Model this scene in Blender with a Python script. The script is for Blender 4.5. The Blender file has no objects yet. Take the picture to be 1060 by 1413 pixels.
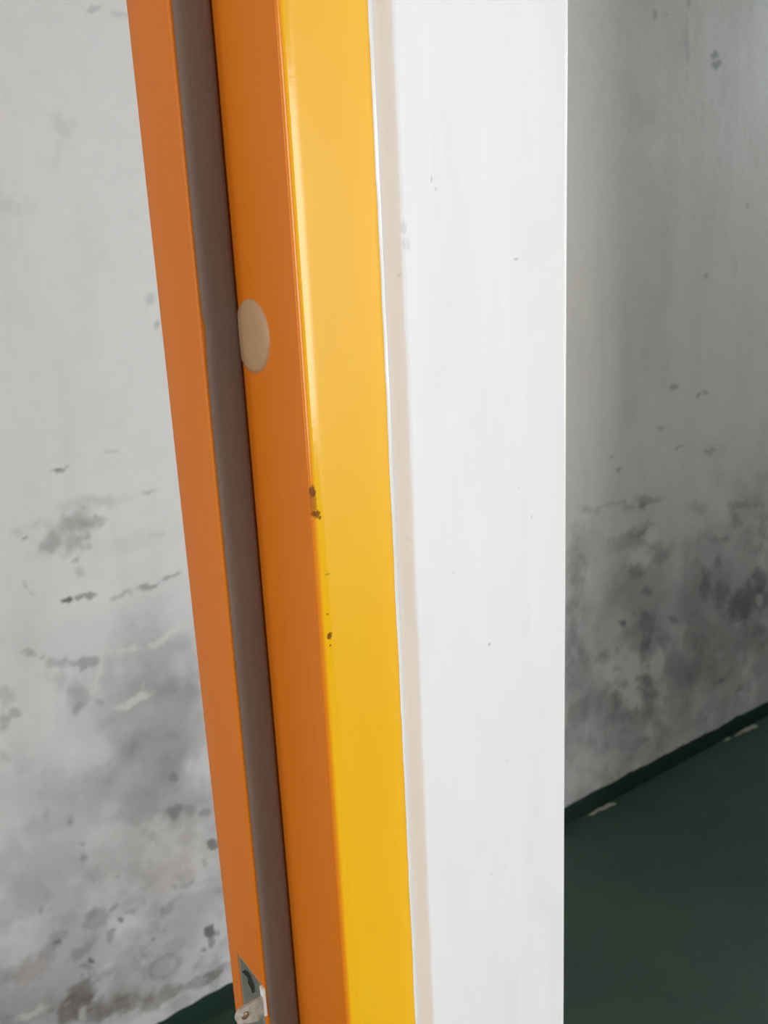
import bpy, bmesh, math
import numpy as np
from mathutils import Matrix, Vector

# ------------------------------------------------------------------ scene axes
# X runs along the walls, Y goes from the room with the camera through the doorway
# into the passage behind it, Z is up. Metres.
scn = bpy.context.scene
COL = scn.collection

# ------------------------------------------------------------------ camera
EYE = 1.45
FPX = 1200.0                       # focal length in pixels of a 1060 x 1413 picture
YAW, PITCH, ROLL = math.radians(34.7), math.radians(14.325), math.radians(2.806)
F_ = Vector((math.sin(YAW) * math.cos(PITCH), math.cos(YAW) * math.cos(PITCH), -math.sin(PITCH)))
R0 = Vector((math.cos(YAW), -math.sin(YAW), 0))
V0 = R0.cross(F_)
R_ = R0 * math.cos(ROLL) - V0 * math.sin(ROLL)
V_ = R0 * math.sin(ROLL) + V0 * math.cos(ROLL)
cam_d = bpy.data.cameras.new('camera')
cam = bpy.data.objects.new('camera', cam_d)
COL.objects.link(cam)
m = Matrix((R_, V_, -F_)).transposed().to_4x4()
m.translation = (0, 0, EYE)
cam.matrix_world = m
cam_d.sensor_fit = 'VERTICAL'
cam_d.sensor_height = 36.0
cam_d.lens = FPX / 1413.0 * 36.0
cam_d.clip_start = 0.02
cam_d.dof.use_dof = True
cam_d.dof.focus_distance = 0.40
cam_d.dof.aperture_fstop = 17.0
scn.camera = cam

# ------------------------------------------------------------------ world, daylight, exposure
world = bpy.data.worlds.new('world')
scn.world = world
world.use_nodes = True
bg = world.node_tree.nodes['Background']
bg.inputs['Color'].default_value = (0.75, 0.85, 1.0, 1)
bg.inputs['Strength'].default_value = 0.6

def window_light(name, loc, rot, sx, sz, watts, col):
    d = bpy.data.lights.new(name, 'AREA')
    d.shape = 'RECTANGLE'; d.size = sx; d.size_y = sz; d.energy = watts; d.color = col
    o = bpy.data.objects.new(name, d); COL.objects.link(o)
    o.location = loc; o.rotation_euler = rot
    return o
# daylight entering at the windows: two in the room (behind and beside the camera), one at each end of the passage
R90 = math.radians(90)
window_light('daylight_back', (1.90, -3.17, 1.60), (-R90, 0, 2*R90), 1.36, 1.56, 77, (0.985, 0.99, 1.0))
window_light('daylight_left', (-2.37, -1.35, 1.60), (R90, 0, -R90), 1.16, 1.56, 46, (1.0, 0.995, 0.99))
window_light('daylight_passage_left', (-2.37, 0.98, 1.55), (R90, 0, -R90), 0.66, 1.46, 11, (1.0, 0.99, 0.98))
window_light('daylight_passage_right', (4.47, 0.98, 2.40), (R90, 0, R90), 0.66, 0.46, 14, (0.76, 0.88, 1.0))

vs = scn.view_settings
vs.view_transform = 'Standard'; vs.look = 'None'; vs.gamma = 1.0; vs.use_curve_mapping = False
vs.exposure = 0.0
scn.display_settings.display_device = 'sRGB'
scn.cycles.use_denoising = True
scn.cycles.max_bounces = 10
scn.cycles.diffuse_bounces = 6
scn.cycles.sample_clamp_indirect = 6.0

# ------------------------------------------------------------------ measures
Y_FRONT = 0.330        # face of the steel architrave
X_YL, X_YR = 0.1925, 0.2345
X_REB = 0.1894         # rebate face
Y_STOP = 0.3890        # stop face that carries the seal
X_STOP = 0.1696        # inner face of the stop
Y_BACK = 0.4372        # end of the frame
Y_PIER = 0.3190        # plaster face of the pier
X_PIER = 0.3404        # free edge of the pier
Y_FAR = 1.472          # wall of the passage
CEIL = 2.75
Z_TOP = 2.10
X_OPP = -0.74          # opposite side of the doorway
X_OPEN = 1.66          # right end of the open passage beside the pier

# ------------------------------------------------------------------ helpers
def obj(name, me, mat=None, parent=None):
    o = bpy.data.objects.new(name, me)
    COL.objects.link(o)
    if mat is not None and not me.materials: me.materials.append(mat)
    if parent is not None: o.parent = parent
    return o
def tag(o, label, cat=None, kind=None, group=None):
    o['label'] = label
    if cat: o['category'] = cat
    if kind: o['kind'] = kind
    if group: o['group'] = group
    return o
def mesh(name, v, f, smooth=None):
    me = bpy.data.meshes.new(name)
    me.from_pydata([tuple(p) for p in v], [], f)
    bm = bmesh.new(); bm.from_mesh(me)
    bmesh.ops.recalc_face_normals(bm, faces=bm.faces)
    bm.to_mesh(me); bm.free()
    if smooth is not None:
        me.shade_smooth()
        me.set_sharp_from_angle(angle=math.radians(smooth))
    me.update()
    return me
def boxes(name, bs):
    v, f = [], []
    for (x0, x1, y0, y1, z0, z1) in bs:
        b = len(v)
        v += [(x0,y0,z0),(x1,y0,z0),(x1,y1,z0),(x0,y1,z0),(x0,y0,z1),(x1,y0,z1),(x1,y1,z1),(x0,y1,z1)]
        f += [tuple(b+i for i in q) for q in ((0,3,2,1),(4,5,6,7),(0,1,5,4),(1,2,6,5),(2,3,7,6),(3,0,4,7))]
    me = bpy.data.meshes.new(name); me.from_pydata(v, [], f); me.update()
    return me
def loft(name, rings, smooth=35, closed=True, caps=True):
    n = len(rings[0]); v = []; f = []
    for r in rings: v += r
    for k in range(len(rings) - 1):
        for i in range(n if closed else n - 1):
            j = (i + 1) % n
            f.append((k*n+i, k*n+j, (k+1)*n+j, (k+1)*n+i))
    if caps and closed:
        f.append(tuple(range(n-1, -1, -1))); f.append(tuple((len(rings)-1)*n+i for i in range(n)))
    return mesh(name, v, f, smooth)
def arc(cx, cy, r, a0, a1, n=5):
    return [(cx + r*math.cos(math.radians(a0+(a1-a0)*i/n)), cy + r*math.sin(math.radians(a0+(a1-a0)*i/n))) for i in range(n+1)]
def hash2(ix, iy, seed):
    h = (ix.astype(np.int64)*374761393 + iy.astype(np.int64)*668265263 + seed*1442695041) & 0x7fffffff
    h = ((h ^ (h >> 13)) * 1274126177) & 0x7fffffff
    h = (h ^ (h >> 16)) & 0xffffff
    return h / float(0xffffff)
def vnoise(x, y, seed=0):
    ix = np.floor(x); iy = np.floor(y); fx = x-ix; fy = y-iy
    fx = fx*fx*(3-2*fx); fy = fy*fy*(3-2*fy)
    a = hash2(ix, iy, seed); b = hash2(ix+1, iy, seed); c = hash2(ix, iy+1, seed); d = hash2(ix+1, iy+1, seed)
    return (a*(1-fx)+b*fx)*(1-fy) + (c*(1-fx)+d*fx)*fy
def fbm(x, y, seed=0, oct=4):
    s = 0; a = 0.5; t = 0
    for o in range(oct):
        s = s + a*vnoise(x*2**o + 17.3*o, y*2**o + 5.1*o, seed+o*31); t += a; a *= 0.5
    return s/t
def n1(z, k=0): return float(fbm(np.array([z]), np.array([0.37 + k*3.1]), 3+k, 3)[0]) - 0.5

# ------------------------------------------------------------------ materials
class Mat:
    def __init__(s, name, col, rough=0.5, spec=0.5, metal=0.0):
        s.m = bpy.data.materials.new(name); s.m.use_nodes = True
        s.t = s.m.node_tree; s.p = s.t.nodes['Principled BSDF']
        s.p.inputs['Base Color'].default_value = (*col, 1)
        s.p.inputs['Roughness'].default_value = rough
        s.p.inputs['Specular IOR Level'].default_value = spec
        s.p.inputs['Metallic'].default_value = metal
        s.c = None; s.col = col; s.bump = None
        s.geo = s.t.nodes.new('ShaderNodeTexCoord').outputs['Object']
    def n(s, kind, **kw):
        q = s.t.nodes.new(kind)
        for k, v in kw.items(): setattr(q, k, v)
        return q
    def link(s, a, b): s.t.links.new(a, b)
    def base(s):
        if s.c is None:
            r = s.n('ShaderNodeRGB'); r.outputs[0].default_value = (*s.col, 1); s.c = r.outputs[0]
        return s.c
    def noise(s, scale, detail=3.0, rough=0.55, stretch=(1,1,1), dist=0.0):
        mp = s.n('ShaderNodeMapping'); mp.inputs['Scale'].default_value = stretch
        s.link(s.geo, mp.inputs['Vector'])
        q = s.n('ShaderNodeTexNoise'); q.inputs['Scale'].default_value = scale
        q.inputs['Detail'].default_value = detail; q.inputs['Roughness'].default_value = rough
        q.inputs['Distortion'].default_value = dist
        s.link(mp.outputs[0], q.inputs['Vector'])
        return q.outputs[0]
    def remap(s, f, a, b, lo=0.0, hi=1.0):
        q = s.n('ShaderNodeMapRange'); q.interpolation_type = 'SMOOTHSTEP'
        s.link(f, q.inputs[0])
        for i, v in zip((1,2,3,4), (a,b,lo,hi)): q.inputs[i].default_value = v
        return q.outputs[0]
    def mix(s, fac, col, mode='MIX'):
        q = s.n('ShaderNodeMix', data_type='RGBA', blend_type=mode)
        b = s.base()
        s.link(fac, q.inputs[0]); s.link(b, q.inputs[6]); q.inputs[7].default_value = (*col, 1)
        s.c = q.outputs[2]
        return s
    def blob(s, c, r, wob=0.35, scale=300, soft=0.35):
        """mask of a small mark round the point c with half-sizes r (object space)"""
        a = s.n('ShaderNodeVectorMath', operation='SUBTRACT'); s.link(s.geo, a.inputs[0]); a.inputs[1].default_value = c
        b = s.n('ShaderNodeVectorMath', operation='DIVIDE'); s.link(a.outputs[0], b.inputs[0]); b.inputs[1].default_value = r
        l = s.n('ShaderNodeVectorMath', operation='LENGTH'); s.link(b.outputs[0], l.inputs[0])
        nz = s.__dict__.setdefault('_wob', None) or s.noise(scale, 3); s._wob = nz
        ad = s.n('ShaderNodeMath', operation='MULTIPLY_ADD'); s.link(nz, ad.inputs[0]); ad.inputs[1].default_value = wob*4; s.link(l.outputs['Value'], ad.inputs[2])
        return s.remap(ad.outputs[0], 1 + wob*2 - soft, 1 + wob*2 + soft*0.3, 1, 0)
    def scaled(s, f, k):
        q = s.n('ShaderNodeMath', operation='MULTIPLY'); s.link(f, q.inputs[0]); q.inputs[1].default_value = k
        return q.outputs[0]
    def relief(s, h, dist, strength=1.0):
        q = s.n('ShaderNodeBump'); q.inputs['Distance'].default_value = dist; q.inputs['Strength'].default_value = strength
        s.link(h, q.inputs['Height'])
        if s.bump is not None: s.link(s.bump, q.inputs['Normal'])
        s.bump = q.outputs[0]
        return s
    def rough(s, f): s.link(f, s.p.inputs['Roughness']); return s
    def done(s):
        if s.c is not None: s.link(s.c, s.p.inputs['Base Color'])
        if s.bump is not None: s.link(s.bump, s.p.inputs['Normal'])
        return s.m

# stains of the passage wall, wall metres: centre x, centre z, 2x2 inverse axes, strength, softness, kind
STAINS = [
    (0.443,1.722,53.4,-7.3,3.6,-59.9,0.13,0.8,'d'), (0.433,1.676,112.2,-35.8,-4.2,-32.5,0.1,0.8,'d'), (0.381,1.606,58.0,-8.3,0.7,-52.4,0.06,0.8,'d'),
    (0.437,1.439,19.0,-2.5,-0.4,-7.2,0.05,1,'d'), (0.440,1.285,16.5,-2.1,-1.2,-10.3,0.04,1,'d'), (0.407,1.122,20.7,0.1,-2.8,-79.5,0.12,0.8,'d'),
    (0.444,1.122,17.8,-0.7,-8.7,-97.9,0.1,0.8,'d'), (0.472,1.040,13.0,1.7,3.3,-53.5,0.08,0.9,'d'), (0.470,0.916,18.6,-2.3,-6.2,-24.0,0.07,0.9,'d'),
    (0.491,0.679,9.1,0.4,-1.2,-7.4,0.3,0.9,'d'), (0.462,0.552,7.8,-0.9,-3.7,-9.2,0.26,0.9,'d'), (0.381,0.629,18.7,-2.4,-5.2,-13.5,0.1,1,'d'),
    (0.385,0.438,12.9,2.2,-0.8,-15.7,0.16,0.9,'d'), (1.812,1.839,9.4,0.4,1.1,-15.6,0.08,1,'d'), (1.903,1.325,13.7,0.6,-0.2,-3.6,0.1,1,'d'),
    (1.808,1.204,22.1,0.8,-0.5,-4.9,0.08,1,'d'), (2.180,0.962,9.7,0.7,-5.7,-39.5,0.1,0.8,'d'), (1.616,0.309,22.1,0.2,-5.3,-15.5,0.28,0.8,'d'),
    (2.321,0.342,5.2,0.5,-4.4,-15.8,0.3,0.8,'b'), (2.252,0.265,8.9,0.7,-4.1,-13.6,0.2,0.8,'m'), (1.960,0.120,8.3,5.5,1.8,-35.6,0.15,0.8,'d'),
    (2.023,0.205,14.6,0.8,-4.7,-14.1,0.1,0.8,'b'), (1.907,0.567,2.9,0.1,-1.0,-3.9,0.38,1,'d'), (2.399,0.539,4.3,0.4,-0.7,-3.2,0.34,1,'d'),
    (1.901,0.325,3.5,0.1,-2.3,-7.4,0.25,1,'d'), (1.628,0.474,9.0,0.1,-0.9,-3.0,0.2,1,'d'), (2.110,0.212,2.8,1.9,0.3,-9.0,0.16,1,'b'),
    (2.278,0.402,4.5,0.4,-1.9,-7.0,0.2,1,'b'), (0.489,0.603,6.3,-0.7,-2.1,-5.4,0.3,1,'d'), (0.372,0.451,7.1,1.2,-0.5,-10.6,0.14,1,'d'),
    (0.492,0.364,11.0,-1.2,-3.6,-7.6,0.16,1,'b'), (0.209,0.221,9.5,1.2,-2.0,-15.6,0.2,1,'m'), (0.344,1.605,68.4,-10.1,0.5,-34.2,0.1,0.7,'d'),
    (0.517,1.894,88.9,-11.6,30.9,-247.3,0.22,0.5,'d'), (0.562,1.889,71.4,-8.9,29.3,-242.1,0.15,0.6,'d'), (0.558,1.451,130.0,-15.4,-4.8,-104.2,0.2,0.6,'d'),
    (0.564,1.412,154.1,-18.0,-7.1,-117.3,0.3,0.5,'d'), (0.364,1.190,123.2,3.8,5.0,-183.6,0.55,0.4,'d'), (0.375,1.193,106.3,12.4,32.6,-272.6,0.3,0.5,'d'),
    (0.461,1.203,44.6,-2.5,-23.8,-319.8,0.2,0.5,'d'), (0.516,1.126,54.0,-4.5,-26.1,-190.7,0.28,0.5,'d'), (0.490,1.132,255.7,-31.2,-65.8,-384.1,0.1,0.5,'d'),
    (0.304,1.080,148.0,2.8,-3.0,-203.6,0.6,0.35,'d'), (0.296,1.093,63.9,1.1,-1.0,-102.5,0.12,0.6,'d'), (0.359,1.080,26.6,0.8,-0.4,-28.5,0.26,0.7,'d'),
    (0.390,1.091,33.6,9.7,13.0,-47.3,0.28,0.6,'d'), (0.340,1.072,70.6,-9.8,-10.2,-49.5,0.2,0.6,'d'), (0.414,1.086,36.7,7.6,14.7,-85.0,0.26,0.5,'d'),
    (0.379,1.060,45.6,-6.1,-16.2,-77.9,0.2,0.5,'d'), (0.368,1.104,169.7,5.2,-0.4,-66.8,-0.2,0.6,'d'), (0.373,1.031,163.8,-22.0,-42.6,-193.3,0.28,0.5,'d'),
    (0.376,1.009,61.6,-47.7,-62.1,-67.7,0.2,0.6,'d'), (0.291,1.005,146.4,25.5,13.2,-87.0,0.2,0.6,'d'), (0.300,0.992,214.3,-30.4,-47.7,-195.4,0.22,0.5,'d'),
    (0.354,0.964,105.0,11.2,5.6,-152.7,0.8,0.3,'d'), (0.376,0.963,55.1,3.5,-4.0,-190.1,0.5,0.4,'d'), (0.441,0.946,56.1,2.4,-13.4,-211.6,0.25,0.5,'d'),
    (0.495,0.954,46.8,11.9,25.5,-156.5,0.42,0.4,'d'), (0.537,0.956,30.7,3.9,2.8,-204.0,0.35,0.4,'d'), (0.521,0.942,18.5,3.2,20.5,-322.3,0.3,0.4,'l'),
    (0.372,0.950,34.1,-1.7,-60.1,-379.6,0.25,0.5,'l'), (0.519,1.041,53.7,1.2,-15.6,-248.0,0.15,0.6,'d'), (0.442,0.845,18.1,-1.0,-30.5,-143.3,0.4,0.5,'l'),
    (0.510,0.848,21.2,7.5,27.2,-109.1,0.45,0.5,'l'), (0.384,0.812,142.5,-49.5,-17.2,-30.9,0.5,0.4,'l'), (0.371,0.784,101.3,-65.6,-59.7,-67.1,0.35,0.4,'l'),
    (0.443,0.742,25.4,7.0,17.4,-110.4,0.42,0.4,'l'), (0.463,0.762,140.8,-29.3,-20.2,-48.5,0.2,0.6,'l'), (0.313,0.833,59.8,-3.5,-52.0,-248.3,0.2,0.6,'l'),
    (0.239,0.853,43.5,-6.4,-59.1,-190.2,0.2,0.6,'l'), (0.284,0.883,84.7,-12.0,-27.6,-94.7,0.3,0.6,'d'), (0.302,0.870,119.0,-16.6,-55.3,-187.4,0.3,0.5,'d'),
    (0.325,0.855,40.8,-5.6,-24.6,-82.3,0.28,0.5,'d'), (0.346,0.849,80.3,-10.8,-27.4,-91.8,0.25,0.5,'d'), (0.366,0.842,50.8,-0.1,-11.7,-81.7,0.38,0.4,'d'),
    (0.335,0.816,30.9,-4.2,-12.7,-40.5,0.2,0.7,'d'), (0.349,0.777,39.5,-5.3,-10.7,-32.6,0.22,0.6,'d'), (0.344,0.765,157.9,-21.1,-47.7,-142.9,0.25,0.5,'d'),
    (0.377,0.760,85.6,-11.1,-39.0,-117.7,0.22,0.5,'d'), (0.232,0.825,62.1,-9.1,-17.5,-53.9,0.2,0.7,'d'), (0.243,0.789,89.0,13.8,8.1,-105.9,0.28,0.5,'d'),
    (0.221,0.779,108.5,-16.0,-18.4,-53.3,0.3,0.6,'d'), (0.211,0.715,107.7,-15.9,-54.9,-146.5,0.15,0.6,'d'), (0.521,0.751,34.8,-3.9,-10.7,-33.8,0.22,0.6,'d'),
    (0.550,0.726,37.8,-4.1,-9.7,-30.2,0.2,0.6,'d'), (0.485,0.747,71.3,-8.4,-12.2,-37.9,0.18,0.6,'d'), (0.541,0.607,30.4,-3.3,-11.9,-32.1,0.14,0.7,'d'),
    (0.497,0.566,79.5,-41.8,-58.8,-72.2,0.35,0.5,'d'), (0.492,0.486,61.4,-6.9,-22.2,-52.4,0.45,0.5,'d'), (0.523,0.483,82.7,-9.1,-32.6,-77.9,0.28,0.5,'d'),
    (0.555,0.466,71.8,-7.6,-36.9,-87.8,0.35,0.5,'d'), (0.422,0.519,25.4,4.7,-0.9,-45.5,0.2,0.7,'d'), (0.464,0.481,68.8,-8.0,-27.2,-63.3,-0.25,0.6,'d'),
    (0.336,0.536,47.4,-6.2,-13.0,-30.3,-0.25,0.7,'d'), (0.272,0.564,167.3,2.0,-9.4,-43.3,-0.2,0.6,'d'), (0.306,0.556,86.3,-11.6,-24.0,-56.3,0.22,0.6,'d'),
    (0.303,0.550,194.5,-26.2,-58.1,-135.1,0.3,0.5,'d'), (0.262,0.582,100.8,-14.1,-36.6,-86.3,0.14,0.6,'d'), (0.450,0.455,43.1,-5.1,-19.9,-45.0,0.2,0.6,'d'),
    (0.318,0.502,127.0,-16.8,-59.2,-132.5,0.35,0.5,'d'), (0.318,0.470,108.2,-14.3,-30.2,-65.6,0.4,0.5,'d'), (0.323,0.435,41.6,-5.4,-25.6,-54.0,0.18,0.7,'d'),
    (0.371,0.406,180.3,-22.6,-75.6,-158.5,0.25,0.5,'d'), (0.270,0.459,195.4,-26.8,-78.6,-165.6,0.2,0.5,'d'), (0.561,0.388,98.4,20.4,-4.0,-65.2,0.6,0.35,'d'),
    (0.540,0.357,128.0,-13.6,-46.3,-99.7,0.28,0.5,'d'), (0.483,0.356,70.3,3.2,-33.8,-122.1,0.15,0.6,'d'), (0.472,0.337,121.0,22.7,-9.6,-118.9,0.28,0.5,'d'),
    (0.518,0.324,22.6,0.5,-48.6,-150.0,0.22,0.6,'d'), (0.467,0.300,32.3,21.3,48.3,-61.2,0.26,0.5,'d'), (0.429,0.270,58.3,30.7,32.2,-60.0,0.22,0.6,'d'),
    (0.232,0.399,158.5,-22.2,-37.1,-73.0,0.32,0.5,'d'), (0.246,0.393,138.3,1.0,-63.5,-220.7,0.18,0.5,'d'), (0.250,0.428,78.7,-10.9,-46.4,-94.2,0.14,0.6,'d'),
    (0.320,0.332,36.8,-4.8,-16.3,-31.4,0.34,0.5,'d'), (0.359,0.344,75.3,33.2,44.1,-107.2,0.35,0.4,'d'), (0.366,0.314,118.5,-14.7,-53.0,-102.9,0.6,0.35,'d'),
    (0.381,0.320,85.5,14.4,-13.6,-152.2,0.32,0.5,'d'), (0.349,0.301,143.4,-18.1,-81.0,-154.4,0.4,0.4,'d'), (0.338,0.286,90.1,-11.5,-32.9,-61.7,0.35,0.5,'d'),
    (0.317,0.356,148.2,-19.3,-40.3,-79.2,0.25,0.5,'d'), (0.386,0.276,49.8,-6.1,-32.0,-60.8,0.15,0.6,'d'), (0.257,0.334,50.4,20.6,23.4,-55.7,0.3,0.5,'d'),
    (0.251,0.322,192.5,-26.4,-85.7,-159.5,0.5,0.4,'d'), (0.229,0.317,52.5,17.4,20.3,-73.4,0.25,0.5,'d'), (0.285,0.282,28.5,10.9,23.8,-69.1,0.34,0.5,'d'),
    (0.302,0.256,122.3,-16.0,-68.3,-123.4,0.75,0.3,'d'), (0.289,0.247,92.4,-12.2,-43.3,-77.2,0.4,0.4,'d'), (0.199,0.290,25.6,5.9,2.7,-30.9,0.34,0.6,'b'),
    (0.160,0.304,51.1,-7.5,-26.3,-46.4,0.22,0.6,'d'), (0.167,0.280,45.3,-23.6,-104.3,-94.1,0.15,0.6,'d'), (0.401,0.219,91.1,2.9,-40.4,-120.1,0.35,0.5,'d'),
    (0.422,0.246,186.2,57.4,15.9,-139.2,0.45,0.4,'d'), (0.531,0.195,65.7,-26.5,-50.5,-59.6,0.75,0.3,'d'), (0.539,0.177,132.8,7.0,-17.4,-52.0,0.5,0.4,'d'),
    (0.551,0.181,123.3,-12.7,-75.3,-142.0,0.4,0.4,'d'), (0.519,0.161,208.8,-22.2,-77.4,-142.2,0.5,0.4,'d'), (0.359,0.230,25.8,4.1,-3.3,-27.1,0.2,0.8,'l'),
    (0.317,0.230,32.5,12.6,21.9,-67.2,0.25,0.6,'l'), (0.272,0.200,22.1,8.8,12.7,-33.2,0.55,0.5,'m'), (0.249,0.178,24.5,4.9,-0.7,-27.1,0.55,0.5,'m'),
    (0.305,0.139,22.1,3.2,-4.6,-29.5,0.45,0.6,'m'), (0.360,0.126,19.3,4.3,-2.0,-47.2,0.35,0.6,'m'), (0.424,0.102,18.5,5.0,1.0,-45.1,0.4,0.6,'m'),
    (0.501,0.093,19.6,5.7,1.1,-58.5,0.35,0.6,'m'), (0.542,0.097,31.2,9.3,1.1,-57.8,0.4,0.6,'m'), (0.330,0.167,30.3,8.5,3.3,-35.1,0.22,0.7,'m'),
    (0.518,0.101,51.7,-5.5,-39.7,-70.0,0.3,0.5,'d'), (0.145,0.215,57.9,-8.5,-48.5,-79.2,0.5,0.5,'g'), (0.181,0.206,29.1,3.6,-14.4,-104.5,0.35,0.6,'l'),
    (0.273,0.155,122.3,-16.2,-36.4,-60.3,0.3,0.5,'l'), (2.104,1.982,41.2,3.2,8.4,-85.4,0.5,0.4,'d'), (2.115,1.961,46.7,3.7,9.2,-98.9,0.5,0.4,'d'),
    (1.867,2.049,108.8,-11.2,5.1,-71.9,0.3,0.5,'d'), (1.910,2.049,73.3,3.8,25.6,-213.4,0.25,0.5,'d'), (1.991,2.000,69.9,4.4,1.3,-11.9,0.2,0.7,'d'),
    (1.991,2.088,70.6,4.4,8.0,-63.2,0.3,0.6,'d'), (2.057,1.540,10.8,0.7,-0.0,-2.7,-0.04,1,'d'), (2.107,1.446,104.5,7.6,-3.2,-106.4,0.3,0.5,'d'),
    (2.283,1.624,97.7,9.4,1.6,-132.4,0.22,0.5,'d'), (2.243,1.471,98.3,8.8,-0.9,-37.0,0.15,0.6,'d'), (2.268,1.420,36.3,3.3,-5.9,-169.9,0.2,0.6,'l'),
    (1.987,1.159,46.8,12.8,-2.2,-169.0,0.4,0.5,'d'), (2.094,1.125,58.4,53.5,30.6,-120.4,0.5,0.4,'d'), (2.133,1.127,60.9,29.8,9.2,-157.4,0.35,0.5,'d'),
    (1.937,1.052,55.7,17.4,-2.3,-142.3,0.35,0.5,'d'), (2.012,0.994,39.9,23.3,16.8,-183.3,0.4,0.5,'d'), (2.162,0.962,21.5,10.3,3.3,-151.3,0.28,0.5,'d'),
    (1.741,0.998,91.6,25.1,-5.2,-171.9,0.5,0.4,'d'), (1.767,0.969,36.2,14.4,4.2,-166.2,0.4,0.5,'d'), (2.041,1.042,103.2,75.6,2.8,-17.0,0.2,0.6,'l'),
    (1.894,0.863,12.6,0.5,-9.8,-54.8,0.35,0.6,'d'), (1.820,0.856,28.3,1.0,-11.5,-62.6,0.25,0.6,'d'), (1.873,0.852,41.4,1.7,-15.0,-82.4,0.35,0.5,'d'),
    (1.650,0.887,26.4,0.4,-16.0,-87.2,0.22,0.6,'d'), (1.733,0.878,12.2,3.8,-4.4,-124.9,0.22,0.6,'d'), (1.691,0.870,45.3,0.9,-24.0,-129.1,0.2,0.6,'d'),
    (1.904,0.789,32.5,1.4,-11.9,-60.6,0.28,0.5,'d'), (1.853,0.765,18.7,14.1,4.4,-23.1,0.3,0.6,'d'), (1.913,0.794,37.4,19.9,2.7,-56.3,-0.2,0.5,'d'),
    (1.920,0.759,23.9,12.7,1.2,-29.7,0.5,0.4,'l'), (1.882,0.783,31.6,42.4,47.2,-75.6,0.35,0.5,'d'), (1.793,0.771,13.3,9.9,6.8,-35.2,0.26,0.6,'d'),
    (1.948,0.703,22.5,1.1,-5.7,-26.2,0.3,0.5,'d'), (1.861,0.705,16.4,0.6,-6.2,-28.3,0.48,0.4,'l'), (1.856,0.669,25.2,1.0,-9.1,-39.8,0.35,0.5,'d'),
    (1.900,0.595,39.9,1.7,-14.3,-58.3,0.42,0.5,'d'), (1.997,0.697,34.0,-13.1,-11.0,-28.4,0.25,0.5,'d'), (2.031,0.657,31.6,9.7,-1.9,-17.3,0.22,0.6,'l'),
    (2.106,0.804,18.5,1.2,-8.6,-46.6,0.2,0.7,'d'), (2.358,0.764,11.3,2.6,-8.1,-62.3,0.35,0.6,'d'), (2.305,0.733,31.5,19.3,1.1,-33.9,0.32,0.5,'d'),
    (2.219,0.683,17.5,1.4,-15.4,-74.2,0.3,0.6,'d'), (2.451,0.682,25.4,2.7,-3.5,-17.8,0.35,0.6,'d'), (2.389,0.648,11.8,1.2,-4.0,-19.5,0.18,0.7,'d'),
    (2.220,0.615,55.6,4.4,-12.2,-54.9,0.4,0.5,'d'), (2.167,0.660,17.8,1.3,-5.3,-24.9,-0.12,0.6,'d'), (2.169,0.542,28.3,2.0,-4.4,-18.2,0.5,0.45,'d'),
    (2.250,0.516,27.2,2.2,-7.5,-30.6,0.4,0.5,'d'), (2.219,0.441,29.6,16.5,-0.6,-21.8,0.15,0.6,'l'), (2.389,0.445,8.1,6.3,1.2,-14.7,0.62,0.5,'d'),
    (2.313,0.429,9.4,0.8,-4.9,-19.0,0.4,0.6,'d'), (2.462,0.500,15.6,1.6,-5.4,-22.9,0.5,0.5,'d'), (2.462,0.432,41.4,4.3,-12.8,-50.8,0.3,0.5,'l'),
    (1.612,0.701,26.4,0.3,-1.7,-7.2,0.32,0.7,'d'), (1.594,0.566,36.8,0.3,-2.3,-8.2,0.28,0.7,'d'), (1.628,0.432,16.2,0.2,-2.9,-9.5,0.3,0.7,'d'),
    (1.695,0.682,19.7,0.4,-2.3,-9.9,0.14,0.8,'l'), (1.801,0.533,66.5,2.1,-18.0,-67.1,0.55,0.4,'d'), (1.903,0.503,17.6,0.7,-6.1,-22.9,0.4,0.5,'d'),
    (1.880,0.537,32.1,1.3,-12.1,-46.3,0.3,0.5,'d'), (2.025,0.484,49.9,2.8,-19.7,-74.1,0.45,0.5,'d'), (1.903,0.437,38.6,-14.9,-14.7,-31.4,0.55,0.45,'d'),
    (1.977,0.438,25.4,1.3,-8.9,-31.8,0.3,0.6,'d'), (1.723,0.454,22.7,-22.8,-24.2,-34.2,0.45,0.5,'d'), (1.782,0.456,70.2,18.0,-8.3,-50.6,0.4,0.5,'d'),
    (1.650,0.482,37.7,24.4,5.6,-41.2,0.3,0.6,'d'), (1.811,0.387,10.2,0.3,-4.3,-14.2,0.52,0.5,'l'), (1.855,0.299,17.6,0.6,-4.8,-14.8,0.55,0.5,'l'),
    (1.948,0.368,19.1,0.9,-6.0,-20.1,0.46,0.5,'l'), (1.745,0.385,28.0,0.7,-14.3,-46.1,0.2,0.6,'l'), (1.786,0.401,41.3,1.2,-27.8,-91.7,0.28,0.5,'d'),
    (1.901,0.330,39.0,1.6,-17.3,-55.2,0.45,0.5,'d'), (1.913,0.285,22.1,0.9,-8.8,-27.3,0.4,0.5,'d'), (1.777,0.302,36.5,1.0,-10.6,-32.1,0.36,0.5,'d'),
    (1.794,0.248,16.2,0.5,-12.7,-37.0,0.3,0.6,'d'), (1.939,0.210,15.2,0.7,-10.4,-30.6,0.22,0.7,'d'), (2.034,0.307,18.3,1.0,-3.7,-11.9,0.2,0.8,'g'),
    (2.122,0.292,20.2,1.3,-3.2,-10.5,0.32,0.7,'d'), (2.130,0.442,18.8,5.9,-1.6,-10.6,0.25,0.7,'d'), (2.271,0.212,36.5,27.6,5.6,-84.8,0.5,0.45,'d'),
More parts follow.
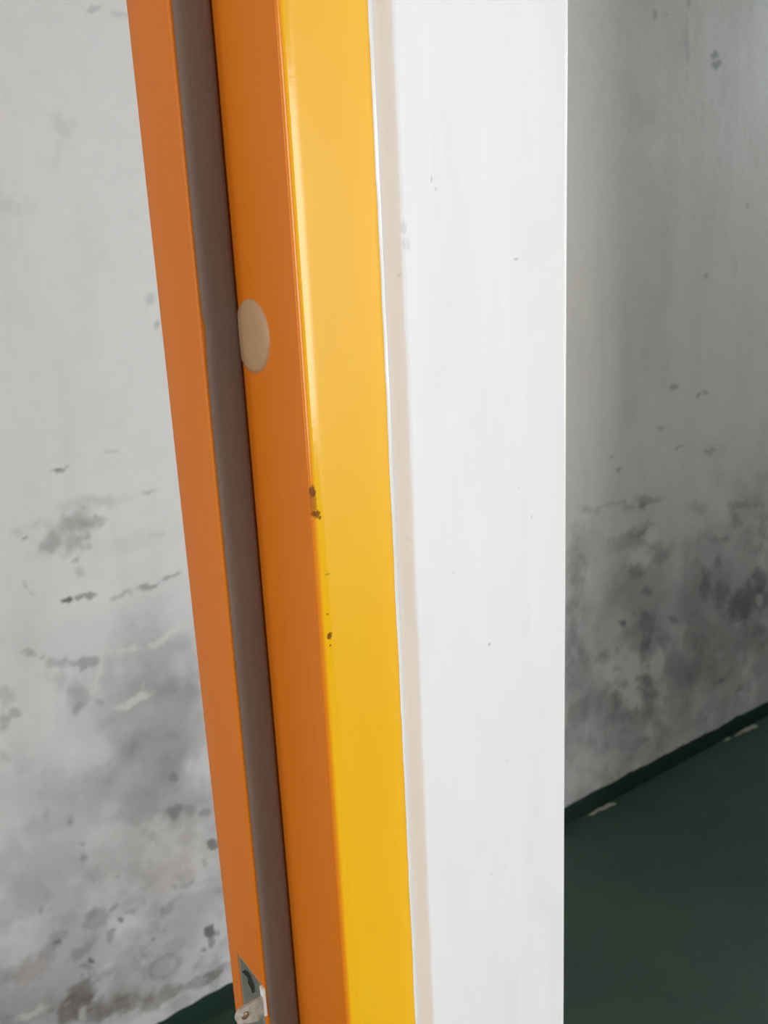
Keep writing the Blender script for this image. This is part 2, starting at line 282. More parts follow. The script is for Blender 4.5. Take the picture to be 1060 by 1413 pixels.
    (2.389,0.150,22.7,22.5,13.1,-57.0,0.4,0.5,'d'), (2.481,0.322,20.4,2.1,-7.8,-28.4,0.4,0.6,'d'), (1.919,0.130,33.7,25.3,12.2,-84.9,0.3,0.6,'d'),
    (1.985,0.087,27.6,18.3,2.0,-44.0,0.2,0.7,'d'), (1.744,0.179,82.4,2.0,-40.3,-110.4,0.3,0.6,'d'), (1.803,0.158,32.0,1.0,-19.8,-54.4,0.15,0.6,'d'),
    (2.189,0.112,25.3,18.2,1.6,-33.9,0.15,0.7,'d'), (1.690,0.150,10.6,2.4,-4.1,-16.8,0.24,0.8,'l'), (1.632,0.104,19.1,0.2,-11.0,-27.8,0.2,0.8,'l'),
    (1.722,0.092,23.2,14.0,2.6,-53.4,0.18,0.7,'d'),
]
RING = (0.435, 0.169, 0.0266, 0.0238)

# yellow enamel of the architrave, with chipped spots along its bent edge
M = Mat('yellow_enamel', (0.87, 0.470, 0.008), 0.42, 0.36)
M.mix(M.remap(M.noise(14, 3, 0.5, (1, 1, 0.25)), 0.35, 0.7), (0.85, 0.435, 0.005))
_sx = M.n('ShaderNodeSeparateXYZ'); M.link(M.geo, _sx.inputs[0])
M.mix(M.remap(_sx.outputs[0], 0.1899, 0.1924, 1, 0), (0.74, 0.215, 0.012))   # yellow turns to orange round the bend
for c, r, k in [((0.1905, .331, 1.3640), (.0016, .004, .0028), .85), ((0.1908, .331, 1.3590), (.0014, .004, .0075), .5),
                ((0.1915, .331, 1.3535), (.0022, .004, .0020), .85), ((0.1930, .330, 1.3515), (.0010, .004, .0010), .8),
                ((0.1938, .330, 1.2935), (.0016, .003, .0016), .9), ((0.1945, .330, 1.2950), (.0012, .003, .0006), .8),
                ((0.1940, .330, 1.2890), (.0005, .003, .0006), .9), ((0.1938, .330, 1.3048), (.0010, .003, .0005), .6),
                ((0.1950, .330, 1.3240), (.0016, .003, .0006), .4), ((0.2300, .330, 1.2620), (.0012, .003, .0050), .0)]:
    if k: M.mix(M.scaled(M.blob(c, r, 0.35, 900), k), (0.16, 0.045, 0.008))
M.relief(M.noise(9, 2, 0.4, (1, 1, 0.3)), 0.0012).relief(M.noise(420, 2), 0.00006, 0.6)
M.rough(M.remap(_sx.outputs[0], 0.1936, 0.1972, 0.13, 0.42))   # paint gathered to a hard gloss along the bend
MAT_YELLOW = M.done()
# older orange enamel inside the rebate
M = Mat('orange_enamel', (0.65, 0.174, 0.010), 0.42, 0.25)
M.mix(M.remap(M.noise(20, 3, 0.5, (1, 1, 0.2)), 0.3, 0.75), (0.62, 0.157, 0.008))
M.relief(M.noise(12, 2, 0.4, (1, 1, 0.3)), 0.0008).relief(M.noise(500, 2), 0.00005, 0.6)
MAT_ORANGE = M.done()
# brown foam-rubber seal
M = Mat('brown_rubber', (0.175, 0.120, 0.090), 0.75, 0.3)
M.mix(M.remap(M.noise(60, 4, 0.6, (1, 1, 0.12)), 0.3, 0.75), (0.145, 0.10, 0.075))
M.relief(M.noise(900, 3), 0.0002, 0.7)
MAT_SEAL = M.done()
M = Mat('beige_plastic', (0.43, 0.255, 0.130), 0.5)
M.mix(M.remap(M.noise(120, 3), 0.35, 0.75), (0.40, 0.24, 0.13))
MAT_CAP = M.done()
M = Mat('galvanised_steel', (0.52, 0.52, 0.48), 0.45, 0.5, 0.35)
M.mix(M.remap(M.noise(260, 4, 0.65), 0.4, 0.7), (0.34, 0.33, 0.29))
M.relief(M.noise(500, 3), 0.0003, 0.6)
MAT_STEEL = M.done()
MAT_BOX = Mat('shaded_zinc', (0.30, 0.315, 0.27), 0.6, 0.4, 0.2).done()  # darker copy of the steel, shade inside the box put into its colour
MAT_BRIGHT = Mat('steel_edge_highlight', (0.92, 0.92, 0.90), 0.3, 0.6, 0.1).done()  # near-white colour stands for light caught on the strike's edge
MAT_DARK = Mat('dark_gap', (0.055, 0.045, 0.035), 0.8).done()
MAT_SCREW = Mat('tarnished_screw', (0.30, 0.24, 0.17), 0.45, 0.5, 0.8).done()

# white gloss paint on the pier: brush strokes, flat patches, small grey marks, some at nibs and dents
M = Mat('white_paint', (0.835, 0.828, 0.835), 0.45, 0.4)
M.mix(M.scaled(M.remap(M.noise(16, 4, 0.6, (1, 1, 0.35), 0.6), 0.42, 0.68), 0.6), (0.765, 0.77, 0.79))
M.mix(M.scaled(M.remap(M.noise(90, 3, 0.6, (1, 1, 0.08)), 0.5, 0.75), 0.4), (0.87, 0.87, 0.86))
for c, r, k in [((0.2390, .3190, 1.4760), (.0016, .004, .0035), .30), ((0.2400, .3190, 1.4690), (.0022, .004, .0030), .28),
                ((0.2551, .3190, 1.4963), (.0006, .004, .0016), .55), ((0.2574, .3190, 1.4920), (.0007, .004, .0009), .35),
                ((0.3057, .3190, 1.4612), (.0018, .004, .0007), .60), ((0.2838, .3190, 1.2675), (.0013, .004, .0011), .50),
                ((0.3151, .3190, 1.3307), (.0006, .004, .0011), .45), ((0.3060, .3190, 1.3480), (.0009, .004, .0007), .25),
                ((0.2362, .3196, 1.3335), (.0012, .004, .0016), .40), ((0.2610, .3190, 1.3120), (.0012, .004, .0007), .25),
                ((0.2368, .3190, 1.4560), (.0009, .004, .0024), .35), ((0.2960, .3190, 1.1950), (.0007, .004, .0007), .30),
                ((0.2930, .3190, 1.1280), (.0007, .004, .0007), .35), ((0.2820, .3190, 1.1290), (.0007, .004, .0007), .30)]:
    M.mix(M.scaled(M.blob(c, r, 0.3, 900), k), (0.42, 0.42, 0.43))
M.relief(M.noise(22, 3, 0.55, (1, 1, 0.5)), 0.0012, 0.7).relief(M.noise(240, 3, 0.6, (1, 1, 0.06)), 0.00012, 0.7)
MAT_WHITE = M.done()
MAT_BEAD_HIGHLIGHT = Mat('bead_highlight_gloss', (0.88, 0.88, 0.88), 0.16).done()  # whiter gloss for the filler bead and the added edge highlight
MAT_ROOM = Mat('white_distemper', (0.72, 0.71, 0.69), 0.8).done()

# limewashed wall of the passage: colour per vertex (stains with shapes of their own, painted bounce tint), fine mottling on top
M = Mat('stained_limewash', (0.7, 0.7, 0.7), 0.55, 0.4)
at = M.n('ShaderNodeAttribute', attribute_name='stain_and_bounce'); M.c = at.outputs['Color']
M.mix(M.scaled(M.remap(M.noise(30, 5, 0.65), 0.4, 0.8), 0.10), (0.40, 0.40, 0.40))
M.mix(M.scaled(M.remap(M.noise(12, 4, 0.6, (1, 1, 0.4)), 0.45, 0.8), 0.14), (0.72, 0.71, 0.68))
M.relief(M.noise(10, 4, 0.6), 0.006, 0.5).relief(M.noise(160, 3), 0.0006, 0.4)
MAT_FAR = M.done()
# dark green floor paint
M = Mat('green_floor_paint', (0.031, 0.062, 0.042), 0.5, 0.35)
M.mix(M.remap(M.noise(6, 5, 0.65), 0.35, 0.7), (0.026, 0.050, 0.036))
M.mix(M.scaled(M.remap(M.noise(60, 4, 0.6), 0.5, 0.8), 0.4), (0.052, 0.076, 0.058))
M.relief(M.noise(120, 4), 0.001, 0.5)
MAT_FLOOR = M.done()
M = Mat('green_skirting_paint', (0.010, 0.030, 0.019), 0.8, 0.2)
M.mix(M.remap(M.noise(40, 4, 0.6), 0.45, 0.7), (0.014, 0.030, 0.021))
M.relief(M.noise(60, 4), 0.002, 0.5)
MAT_SKIRT = M.done()
M = Mat('bare_plaster', (0.36, 0.33, 0.27), 0.85)
M.mix(M.remap(M.noise(180, 4), 0.4, 0.7), (0.25, 0.23, 0.19))
MAT_CHIP = M.done()
MAT_GLASS = Mat('window_glass', (1, 1, 1), 0.0).m
_t = MAT_GLASS.node_tree
_tr = _t.nodes.new('ShaderNodeBsdfTransparent'); _mx = _t.nodes.new('ShaderNodeMixShader'); _mx.inputs[0].default_value = 0.06
_t.links.new(_tr.outputs[0], _mx.inputs[1]); _t.links.new(_t.nodes['Principled BSDF'].outputs[0], _mx.inputs[2])
_t.links.new(_mx.outputs[0], _t.nodes['Material Output'].inputs['Surface'])

# ------------------------------------------------------------------ room shell
o = obj('floor', boxes('floor', [(-2.5, 4.6, -3.3, 1.62, -0.10, 0)]), MAT_FLOOR)
tag(o, 'dark green painted concrete floor running through to the stained wall', kind='structure')
o = obj('ceiling', boxes('ceiling', [(-2.5, 4.6, -3.3, 1.62, CEIL, CEIL+0.1)]), MAT_ROOM)
tag(o, 'plain white ceiling over room and passage', kind='structure')
o = obj('wall_left', boxes('wall_left', [(-2.5, -2.4, -3.2, -1.95, 0, CEIL), (-2.5, -2.4, -0.75, 0.63, 0, CEIL), (-2.5, -2.4, 1.33, Y_FAR, 0, CEIL), (-2.5, -2.4, -1.95, -0.75, 0, 0.8), (-2.5, -2.4, -1.95, -0.75, 2.4, CEIL), (-2.5, -2.4, 0.63, 1.33, 0, 0.8), (-2.5, -2.4, 0.63, 1.33, 2.3, CEIL)]), MAT_ROOM)
tag(o, 'white side wall with a window beside the camera', kind='structure')
o = obj('wall_back', boxes('wall_back', [(-2.5, 1.2, -3.3, -3.2, 0, CEIL), (2.6, 4.6, -3.3, -3.2, 0, CEIL), (1.2, 2.6, -3.3, -3.2, 0, 0.8), (1.2, 2.6, -3.3, -3.2, 2.4, CEIL)]), MAT_ROOM)
tag(o, 'white back wall with a window behind the camera', kind='structure')
o = obj('wall_right', boxes('wall_right', [(4.5, 4.6, -3.2, 0.63, 0, CEIL), (4.5, 4.6, 1.33, Y_FAR, 0, CEIL), (4.5, 4.6, 0.63, 1.33, 0, 2.15), (4.5, 4.6, 0.63, 1.33, 2.65, CEIL)]), MAT_ROOM)
tag(o, 'white side wall closing the passage on the right', kind='structure')
o = obj('wall_front', boxes('wall_front', [(-2.4, X_OPP-0.07, 0.315, 0.44, 0, CEIL), (X_OPEN, 4.5, 0.315, 0.44, 0, CEIL), (X_OPP-0.07, X_OPEN, 0.315, 0.44, 2.17, CEIL)]), MAT_ROOM)
tag(o, 'white partition with the doorway and the opening beside the pier', kind='structure')

def window(name, c, w, h, axis):
    """a casement window of frame, mullion, sill and two panes; axis 'x' or 'y' is its width direction"""
    root = bpy.data.objects.new(name, None); COL.objects.link(root)
    root.location = c
    if axis == 'y': root.rotation_euler = (0, 0, math.radians(90))
    root['kind'] = 'structure'
    d = 0.05
    for q in [(-w/2, -w/2+d), (w/2-d, w/2)]:
        obj('window_stile', boxes('s', [(q[0], q[1], -.03, .03, -h/2, h/2)]), MAT_WHITE, root)
    for q in [(-h/2, -h/2+d), (h/2-d, h/2)]:
        obj('window_rail', boxes('r', [(-w/2+d, w/2-d, -.03, .03, q[0], q[1])]), MAT_WHITE, root)
    obj('window_mullion', boxes('m', [(-.03, .03, -.03, .03, -h/2+d, h/2-d)]), MAT_WHITE, root)
    for a, b in [(-w/2+d, -.03), (.03, w/2-d)]:
        obj('pane', boxes('p', [(a, b, -.003, .003, -h/2+d, h/2-d)]), MAT_GLASS, root)
    return root
tag(window('window_1', (1.9, -3.25, 1.6), 1.4, 1.6, 'x'), 'white framed two-pane window in the back wall', kind='structure')
tag(window('window_2', (-2.45, -1.35, 1.6), 1.2, 1.6, 'y'), 'white framed two-pane window in the left wall', kind='structure')
tag(window('window_3', (-2.45, 0.98, 1.55), 0.7, 1.5, 'y'), 'narrow white framed window at the left end of the passage', kind='structure')
tag(window('window_4', (4.55, 0.98, 2.40), 0.7, 0.5, 'y'), 'small high window at the right end of the passage', kind='structure')

# ------------------------------------------------------------------ wall of the passage, with its stains
us = np.concatenate([[-2.4, -1.2, -0.3, 0.0], np.arange(0.06, 0.66, 0.003), [0.8, 1.0, 1.2, 1.4], np.arange(1.52, 2.62, 0.003), [2.9, 3.4, 4.0, 4.5]])
zs = np.concatenate([np.arange(0, 2.16, 0.003), [2.4, CEIL]])
U, Z = np.meshgrid(us, zs)
wx = U + (fbm(U*24, Z*24, 11, 4)-0.5)*0.020 + (fbm(U*90, Z*90, 5, 3)-0.5)*0.013
wz = Z + (fbm(U*24, Z*24, 77, 4)-0.5)*0.020 + (fbm(U*90, Z*90, 9, 3)-0.5)*0.013
col = np.empty(U.shape + (3,)); col[:] = (0.79, 0.768, 0.758)
def mixc(mask, c):
    global col
    col = col*(1-mask[..., None]) + np.array(c)*mask[..., None]
def sst(a, b, x):
    t = np.clip((x-a)/(b-a), 0, 1); return t*t*(3-2*t)
mixc(sst(0.9, 1.6, U)*0.75, (0.755, 0.715, 0.635))  # warm bounce light on the right stretch, put into the base colour
# general greying towards the damp foot of the wall, in clouds
cloud = fbm(U*5, Z*5, 21, 5); cloud2 = fbm(U*14, Z*14, 23, 5); streak = fbm(U*16, Z*1.6, 29, 4)
mixc(sst(0.48, 0.75, streak)*0.14, (0.50, 0.50, 0.48))
damp = sst(1.18, 0.35, Z)
mixc(damp*sst(0.30, 0.62, cloud)*0.46, (0.42, 0.42, 0.465))
mixc(damp*sst(0.52, 0.72, cloud2)*0.26, (0.33, 0.335, 0.345))
mixc(sst(0.75, 0.25, Z)*(0.35+0.65*sst(0.4, 0.65, cloud))*0.30, (0.40, 0.40, 0.43))
mixc(sst(0.60, 0.20, Z)*sst(0.50, 0.68, fbm(U*30, Z*30, 83, 5))*0.38, (0.27, 0.265, 0.27))
mixc(sst(0.55, 0.10, Z)*sst(0.45, 0.7, cloud2)*0.25, (0.45, 0.41, 0.36))
ragged = (fbm(U*38, Z*38, 51, 4)-0.5)*1.5 + (fbm(U*110, Z*110, 57, 3)-0.5)*0.9
smooth = (fbm(U*9, Z*9, 61, 4)-0.5)*1.6 + (fbm(U*40, Z*40, 63, 3)-0.5)*0.35
KC = dict(d=(0.165, 0.162, 0.158), l=(0.74, 0.72, 0.67), b=(0.37, 0.30, 0.27), m=(0.15, 0.13, 0.105), g=(0.27, 0.31, 0.31))
for cx, cz, a, b, c, d, s, so, k in STAINS:
    px = a*(wx-cx) + b*(wz-cz); pz = c*(wx-cx) + d*(wz-cz)
    r = np.sqrt(px*px + pz*pz) + (ragged*(0.55 + 0.45*so) if so < 0.75 else smooth*1.1)
    mk = sst(1+so*0.4, max(-0.1, 1-so*1.15), r)
    if s < 0: mixc(mk*-s*1.6, (0.62, 0.61, 0.60))
    else: mixc(mk*min(1, s*dict(l=1.7, b=1.5, g=1.4).get(k, 1.3 if so < 0.75 else 1.15)), KC[k])
# a ring-shaped tide mark near the foot
px = (wx-RING[0])/RING[2]; pz = (wz-RING[1])/RING[3]; r = np.sqrt(px*px+pz*pz)
mixc(np.exp(-((r-1)/0.22)**2)*0.42, (0.20, 0.19, 0.19))
nz_, nu_ = U.shape
verts = np.stack([U, np.full_like(U, Y_FAR) - (fbm(U*7, Z*7, 41, 3)-0.5)*0.004, Z], -1).reshape(-1, 3)
i0 = (np.arange(nz_-1)[:, None]*nu_ + np.arange(nu_-1)[None, :]).reshape(-1)
quads = np.stack([i0, i0+1, i0+1+nu_, i0+nu_], 1)
me = bpy.data.meshes.new('wall_far')
me.vertices.add(len(verts)+8); me.vertices.foreach_set('co', np.concatenate([verts, np.array([(x, y, z) for z in (0, CEIL) for y in (Y_FAR+0.01, Y_FAR+0.14) for x in (-2.4, 4.5)])]).ravel())
k = len(verts)
bq = np.array([(k, k+1, k+5, k+4), (k+2, k+6, k+7, k+3), (k, k+4, k+6, k+2), (k+1, k+3, k+7, k+5), (k+4, k+5, k+7, k+6), (k, k+2, k+3, k+1)])
allq = np.concatenate([quads, bq])
me.loops.add(allq.size); me.loops.foreach_set('vertex_index', allq.ravel().astype(np.int32))
me.polygons.add(len(allq)); me.polygons.foreach_set('loop_start', np.arange(0, allq.size, 4, dtype=np.int32))
me.update(calc_edges=True)
ca = me.color_attributes.new('stain_and_bounce', 'FLOAT_COLOR', 'POINT')
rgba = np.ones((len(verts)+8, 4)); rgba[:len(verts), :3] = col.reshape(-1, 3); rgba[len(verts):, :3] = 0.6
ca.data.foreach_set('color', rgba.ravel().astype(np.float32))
sm = np.ones(len(allq), bool); sm[-6:] = False
me.polygons.foreach_set('use_smooth', sm)
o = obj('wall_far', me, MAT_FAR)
tag(o, 'grey stained limewashed wall with mould blotches behind the door frame', kind='structure')

# painted green band at its foot, wavy upper edge, slightly proud of the limewash
xs = np.arange(-2.4, 4.5, 0.012)
rings = []
for x in xs:
    h = 0.050 + n1(x*9, 1)*0.016 + n1(x*45, 2)*0.006
    rings.append([(x, Y_FAR+0.02, 0), (x, Y_FAR-0.008, 0), (x, Y_FAR-0.007, h*0.6), (x, Y_FAR-0.005, h-0.002), (x, Y_FAR-0.003, h), (x, Y_FAR+0.02, h)])
o = obj('baseboard_far', loft('baseboard_far', rings, 50), MAT_SKIRT)
tag(o, 'dark green painted skirting band along the foot of the stained wall', kind='structure')

# ------------------------------------------------------------------ plaster pier
def pier_ring(z):
    j = n1(z*22, 3)*0.0012 + n1(z*90, 4)*0.0005
    k = n1(z*10, 5)*0.0006
    xl, yf, xr, rl, rr = X_YR + 0.0032 + j, Y_PIER, X_PIER + k, 0.0022, 0.0012
    p = [(0.1960, 0.4320), (0.1960, 0.3345), (X_YR-0.001, 0.3345), (X_YR, 0.330), (X_YR+0.0010, 0.3268)]
    p += [(xl + rl + rl*math.cos(math.radians(a)), yf + rl + rl*math.sin(math.radians(a))) for a in (195, 210, 225, 240, 255, 270)]
    p += [(xl + (xr-xl)*t, yf + 0.0004*math.sin(t*math.pi)*n1(z*6 + t, 6)) for t in (0.2, 0.4, 0.6, 0.8)]
    p += [(xr - rr + rr*math.cos(math.radians(a)), yf + rr + rr*math.sin(math.radians(a))) for a in (270, 292, 315, 338, 360)]
    p += [(xr, 0.440), (0.1960, 0.440)]
    return [(x, y, z) for x, y in p]
zz = np.concatenate([[0, 0.5, 0.9], np.arange(0.95, 1.75, 0.004), [1.9, 2.17]])
pier = obj('wall_pier', loft('wall_pier', [pier_ring(float(z)) for z in zz], 50), MAT_WHITE)
tag(pier, 'white gloss painted plaster pier beside the yellow frame', kind='structure')
# bead of white filler where the plaster meets the steel face
rings = []
for z in zz:
    z = float(z); wL = 0.0017 + n1(z*30, 7)*0.0007 + n1(z*140, 8)*0.0004
    x0 = X_YR - wL; x1 = X_YR + 0.0008
    rings.append([(x1, Y_FRONT+0.0008, z), (x0, Y_FRONT+0.0004, z), (x0+0.0001, Y_FRONT-0.0004, z), ((x0+x1)/2, Y_FRONT-0.0007, z), (x1, Y_FRONT-0.0007, z)])
tag(obj('filler_bead', loft('filler_bead', rings, 60), MAT_BEAD_HIGHLIGHT, pier), 'thin bright bead of white filler')
# whiter gloss strip added to make the bright highlight along the free edge
rings = []
for z in zz:
    z = float(z); x1 = X_PIER + n1(z*10, 5)*0.0006 + 0.0001; w = 0.0017 + n1(z*12, 11)*0.0008
    rings.append([(x1+0.0003, Y_PIER+0.0020, z), (x1-w, Y_PIER+0.0004, z), (x1-w+0.0002, Y_PIER-0.0003, z), (x1-w/2, Y_PIER-0.0005, z), (x1-0.0002, Y_PIER-0.0003, z), (x1+0.0003, Y_PIER+0.0003, z)])
tag(obj('edge_highlight', loft('edge_highlight', rings, 60), MAT_BEAD_HIGHLIGHT, pier), 'bright glossy strip added for the highlight on the free edge')
# small paint nibs on the plaster edge and face
def nib(c, r):
    bm = bmesh.new(); bmesh.ops.create_icosphere(bm, subdivisions=2, radius=1.0)
    for v in bm.verts: v.co = Vector((c[0]+v.co.x*r[0], c[1]+v.co.y*r[1], c[2]+v.co.z*r[2]))
    me = bpy.data.meshes.new('paint_nib'); bm.to_mesh(me); bm.free(); me.shade_smooth()
    return obj('paint_nib', me, MAT_WHITE, pier)
nib((0.2400, 0.3200, 1.3342), (0.0013, 0.0012, 0.0016)); nib((0.2842, 0.3190, 1.2680), (0.0011, 0.0006, 0.0009))
nib((0.2385, 0.3208, 1.4475), (0.0010, 0.0012, 0.0022))

# ------------------------------------------------------------------ steel door frame
frame = bpy.data.objects.new('door_frame', None); COL.objects.link(frame)
frame.location = (0, 0, 0)
tag(frame, 'yellow and orange painted steel door frame with a brown rubber seal', 'door frame', 'thing')
# yellow face: folded sheet whose left edge is bent over into the rebate
r = X_YL - X_REB
p = [(0.2340, Y_FRONT), (0.2240, Y_FRONT), (0.2130, Y_FRONT), (0.2020, Y_FRONT)] + \
    [(X_YL + r*math.cos(math.radians(a)), Y_FRONT + r + r*math.sin(math.radians(a))) for a in (270, 260, 250, 240, 230, 220, 210, 200)]
p += [(X_REB + 0.0014, Y_FRONT + r), (X_YL, Y_FRONT + 0.0020), (0.2340, Y_FRONT + 0.0020)]
tag(obj('architrave', loft('architrave', [[(x, y, z) for x, y in p] for z in (0.0, 0.5, 1.0, 1.5, Z_TOP)], 40), MAT_YELLOW, frame), 'glossy yellow front face')
# orange jamb: rebate, stop and its inner face; the lock cut-out interrupts the inner face
ZC0, ZC1 = 0.985, 1.0660
rb = 0.0014
def jamb_profile(cut):
    rr = X_YL - X_REB
    p = [(0.1955, Y_FRONT + 0.0040), (X_REB + 0.0009, Y_FRONT + 0.0036)] + [(X_YL + rr*math.cos(math.radians(a)), Y_FRONT + rr + rr*math.sin(math.radians(a))) for a in (200, 190)] + [ (X_REB, 0.345), (X_REB, 0.365), (X_REB, Y_STOP)]
    p += [(X_STOP + rb, Y_STOP)] + [(X_STOP + rb + rb*math.cos(math.radians(a)), Y_STOP + rb + rb*math.sin(math.radians(a))) for a in (250, 230, 210, 190)]
    if cut: p += [(X_STOP, 0.3918), (X_STOP + 0.013, 0.3918), (X_STOP + 0.013, 0.4235), (X_STOP, 0.4235)]
    else:   p += [(X_STOP, 0.3918), (X_STOP, 0.402), (X_STOP, 0.412), (X_STOP, 0.4235)]
    p += [(X_STOP + rb + rb*math.cos(math.radians(a)), Y_BACK - rb + rb*math.sin(math.radians(a))) for a in (175, 155, 135, 115, 95)]
    p += [(0.1955, Y_BACK)]
    return p
v, f = [], []
for (z0, z1, cut) in [(0.0, ZC0, False), (ZC0, ZC1, True), (ZC1, Z_TOP, False)]:
    pr = jamb_profile(cut); n = len(pr); b = len(v)
    v += [(x, y, z0) for x, y in pr] + [(x, y, z1) for x, y in pr]
    f += [(b+i, b+(i+1) % n, b+n+(i+1) % n, b+n+i) for i in range(n)]
    f += [tuple(b+i for i in range(n-1, -1, -1)), tuple(b+n+i for i in range(n))]
me = bpy.data.meshes.new('jamb'); me.from_pydata(v, [], f)
bm = bmesh.new(); bm.from_mesh(me); bmesh.ops.recalc_face_normals(bm, faces=bm.faces); bm.to_mesh(me); bm.free()
me.shade_smooth(); me.set_sharp_from_angle(angle=math.radians(40)); me.update()
tag(obj('jamb', me, MAT_ORANGE, frame), 'orange painted rebate and stop')

# seal: soft rounded section, pinched inwards at one place where it was joined
def seal_len(name, z0, z1, notch):
    rings = []
    N = max(2, int((z1-z0)/0.003))
    for k in range(N+1):
        z = z0 + (z1-z0)*k/N
        e = min(z-z0, z1-z)
        rnd = 0.0006*math.exp(-e/0.0015)
        off = n1(z*16, 9)*0.0006
        if notch: off += 0.0013*(1/(1+math.exp(max(-30.0, min(30.0, (z-1.4395)/0.0009)))))*math.exp(-max(0, 1.4395-z)/0.012)
        a, b = X_STOP + 0.0012 + off + rnd, X_REB - 0.0009 + n1(z*20, 10)*0.0004
        y0 = 0.3850 + rnd
        p = [(a+0.001, Y_STOP+0.0008), (a, 0.3878), (a+0.0004, 0.3864), (a+0.0016, 0.3855), (a+0.0036, y0), ((a+b)/2, y0-0.0003), (b-0.0030, y0), (b-0.0012, y0+0.0005), (b-0.0002, y0+0.0014), (b-0.0002, 0.3878), (b-0.001, Y_STOP+0.0008)]
        rings.append([(x, y, z) for x, y in p])
    return obj('seal_strip', loft(name, rings, 70), MAT_SEAL, frame)
tag(seal_len('seal_strip', 0.01, Z_TOP-0.02, True), 'brown rubber seal')

# round cap over the fixing hole, on the rebate face just beside the seal
bm = bmesh.new()
R, seg = 0.0172, 48
cy, cz = 0.3748, 1.4318
prof = [(0.0, 0.0015), (0.60, 0.00145), (0.88, 0.0012), (0.97, 0.0007), (1.0, 0.0)]
ringv = []
for q, h in prof[1:]:
    ringv.append([bm.verts.new((X_REB - h, cy + R*q*math.cos(2*math.pi*i/seg), cz + R*q*math.sin(2*math.pi*i/seg))) for i in range(seg)])
c0 = bm.verts.new((X_REB - prof[0][1], cy, cz))
for i in range(seg):
    bm.faces.new((c0, ringv[0][i], ringv[0][(i+1) % seg]))
    for a, b in zip(ringv, ringv[1:]): bm.faces.new((a[i], b[i], b[(i+1) % seg], a[(i+1) % seg]))
bmesh.ops.recalc_face_normals(bm, faces=bm.faces)
me = bpy.data.meshes.new('hole_cap'); bm.to_mesh(me); bm.free(); me.shade_smooth()
tag(obj('hole_cap', me, MAT_CAP, frame), 'round beige plastic cap over a fixing hole')

# lock strike: steel box in the cut-out, keep slot, bent lip with a screw
x0, x1 = X_STOP + 0.0004, X_STOP + 0.0124
strike = obj('strike_plate', boxes('strike_plate', [(x1-0.001, x1, 0.3922, 0.4231, ZC0+.001, ZC1-.0004), (x0, x1-.001, 0.4221, 0.4231, ZC0+.001, ZC1-.0004),
        (x0, x1-.001, 0.3922, 0.3932, ZC0+.001, ZC1-.0004), (x0, x1-.001, 0.3932, 0.4221, ZC1-.0014, ZC1-.0004)]), MAT_BOX, frame)
tag(strike, 'grey galvanised lock strike let into the stop')
sl = [(0.1708, 1.0528), (0.1728, 1.0530), (0.1752, 1.0490), (0.1762, 1.0440), (0.1774, 1.0395), (0.1776, 1.0345), (0.1758, 1.0342), (0.1750, 1.0390), (0.1738, 1.0425), (0.1740, 1.0465), (0.1722, 1.0500)]
obj('keep_slot', loft('keep_slot', [[(x, y, z) for x, z in sl] for y in (0.4216, 0.4224)]), MAT_DARK, strike)
obj('strike_rim', boxes('strike_rim', [(X_STOP-0.0012, X_STOP+0.0004, 0.3886, 0.3924, 1.0470, 1.0655)]), MAT_BRIGHT, strike)
# lip: rounded tongue standing out from the front edge of the cut-out
pts = [(0.1700, 1.0600), (0.1640, 1.0602), (0.1560, 1.0602)]
pts += [(0.1560 + 0.0052*math.cos(math.radians(a)), 1.0550 + 0.0052*math.sin(math.radians(a))) for a in (110, 130, 150, 170, 190, 210, 230, 250)]
pts += [(0.1590, 1.0478), (0.1635, 1.0462), (0.1670, 1.0478), (0.1700, 1.0505)]
rings = [[(x, y, z) for x, z in pts] for y in (0.3892, 0.3908)]
lip = obj('strike_lip', loft('strike_lip', rings, 30), MAT_STEEL, strike)
bm = bmesh.new()
prof = [(0.0, 0.0009), (0.0012, 0.0009), (0.0022, 0.0005), (0.0025, -0.0002)]
sc, ss = (0.1566, 1.0545), 20
rv = [[bm.verts.new((sc[0] + q*math.cos(2*math.pi*i/ss), 0.3892 - h, sc[1] + q*math.sin(2*math.pi*i/ss))) for i in range(ss)] for q, h in prof[1:]]
c0 = bm.verts.new((sc[0], 0.3892 - 0.0009, sc[1]))
for i in range(ss):
    bm.faces.new((c0, rv[0][i], rv[0][(i+1) % ss]))
    for a, b in zip(rv, rv[1:]): bm.faces.new((a[i], b[i], b[(i+1) % ss], a[(i+1) % ss]))
bmesh.ops.recalc_face_normals(bm, faces=bm.faces)
me = bpy.data.meshes.new('screw'); bm.to_mesh(me); bm.free(); me.shade_smooth()
obj('screw', me, MAT_SCREW, strike)

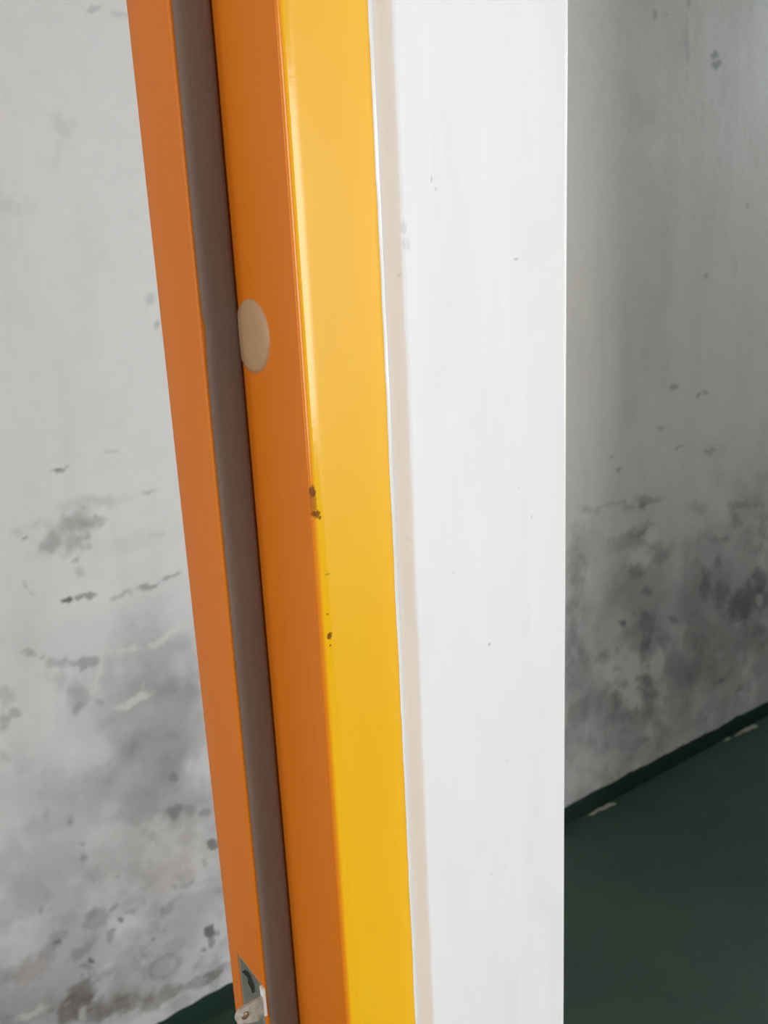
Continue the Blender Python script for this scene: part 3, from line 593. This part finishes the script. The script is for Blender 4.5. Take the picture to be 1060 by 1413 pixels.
# the other jamb and the head of the same frame (outside the picture)
me = bpy.data.objects['jamb'].data.copy(); me.transform(Matrix.Scale(-1, 4, (1, 0, 0)) @ Matrix.Translation((-X_STOP - X_OPP, 0, 0))); me.flip_normals()
obj('jamb', me, None, frame)
me = bpy.data.meshes['architrave'].copy(); me.transform(Matrix.Scale(-1, 4, (1, 0, 0)) @ Matrix.Translation((-X_STOP - X_OPP, 0, 0))); me.flip_normals()
obj('architrave', me, None, frame)
obj('head', boxes('head', [(X_OPP-0.06, 0.236, 0.3885, Y_BACK, Z_TOP, Z_TOP+0.065), (X_OPP-0.06, 0.236, Y_FRONT, 0.3885, Z_TOP+0.02, Z_TOP+0.065)]), MAT_ORANGE, frame)

# ------------------------------------------------------------------ flakes of bare plaster at the foot of the wall
def flake(label, pts, h):
    n = len(pts)
    bot = [(x, y, 0.0) for x, y in pts]
    cx = sum(p[0] for p in pts)/n; cy = sum(p[1] for p in pts)/n
    top = [(cx+(x-cx)*0.8, cy+(y-cy)*0.75, h*(0.7+0.6*((i*7) % 5)/5)) for i, (x, y) in enumerate(pts)]
    v = bot + top + [(cx, cy, h)]
    f = [(i, (i+1) % n, n+(i+1) % n, n+i) for i in range(n)] + [(n+i, n+(i+1) % n, 2*n) for i in range(n)] + [tuple(range(n-1, -1, -1))]
    o = obj('plaster_flake', mesh('plaster_flake', v, f), MAT_CHIP)
    return tag(o, label, 'plaster flake', group='flakes of plaster at the foot of the wall')
flake('pale plaster flake on the green floor by the skirting, next to the white pier', [(1.650, 1.458), (1.672, 1.451), (1.690, 1.455), (1.712, 1.447), (1.735, 1.449), (1.752, 1.443), (1.758, 1.450), (1.738, 1.459), (1.715, 1.457), (1.692, 1.462), (1.668, 1.460)], 0.004)
flake('long pale plaster flake by the skirting, far right of the picture', [(2.335, 1.456), (2.362, 1.450), (2.385, 1.453), (2.40, 1.446), (2.425, 1.449), (2.437, 1.441), (2.458, 1.446), (2.448, 1.457), (2.425, 1.455), (2.41, 1.461), (2.37, 1.460)], 0.006)
flake('small pale crumb of plaster just left of the long flake', [(2.288, 1.459), (2.30, 1.454), (2.318, 1.456), (2.326, 1.460), (2.305, 1.4625)], 0.004)
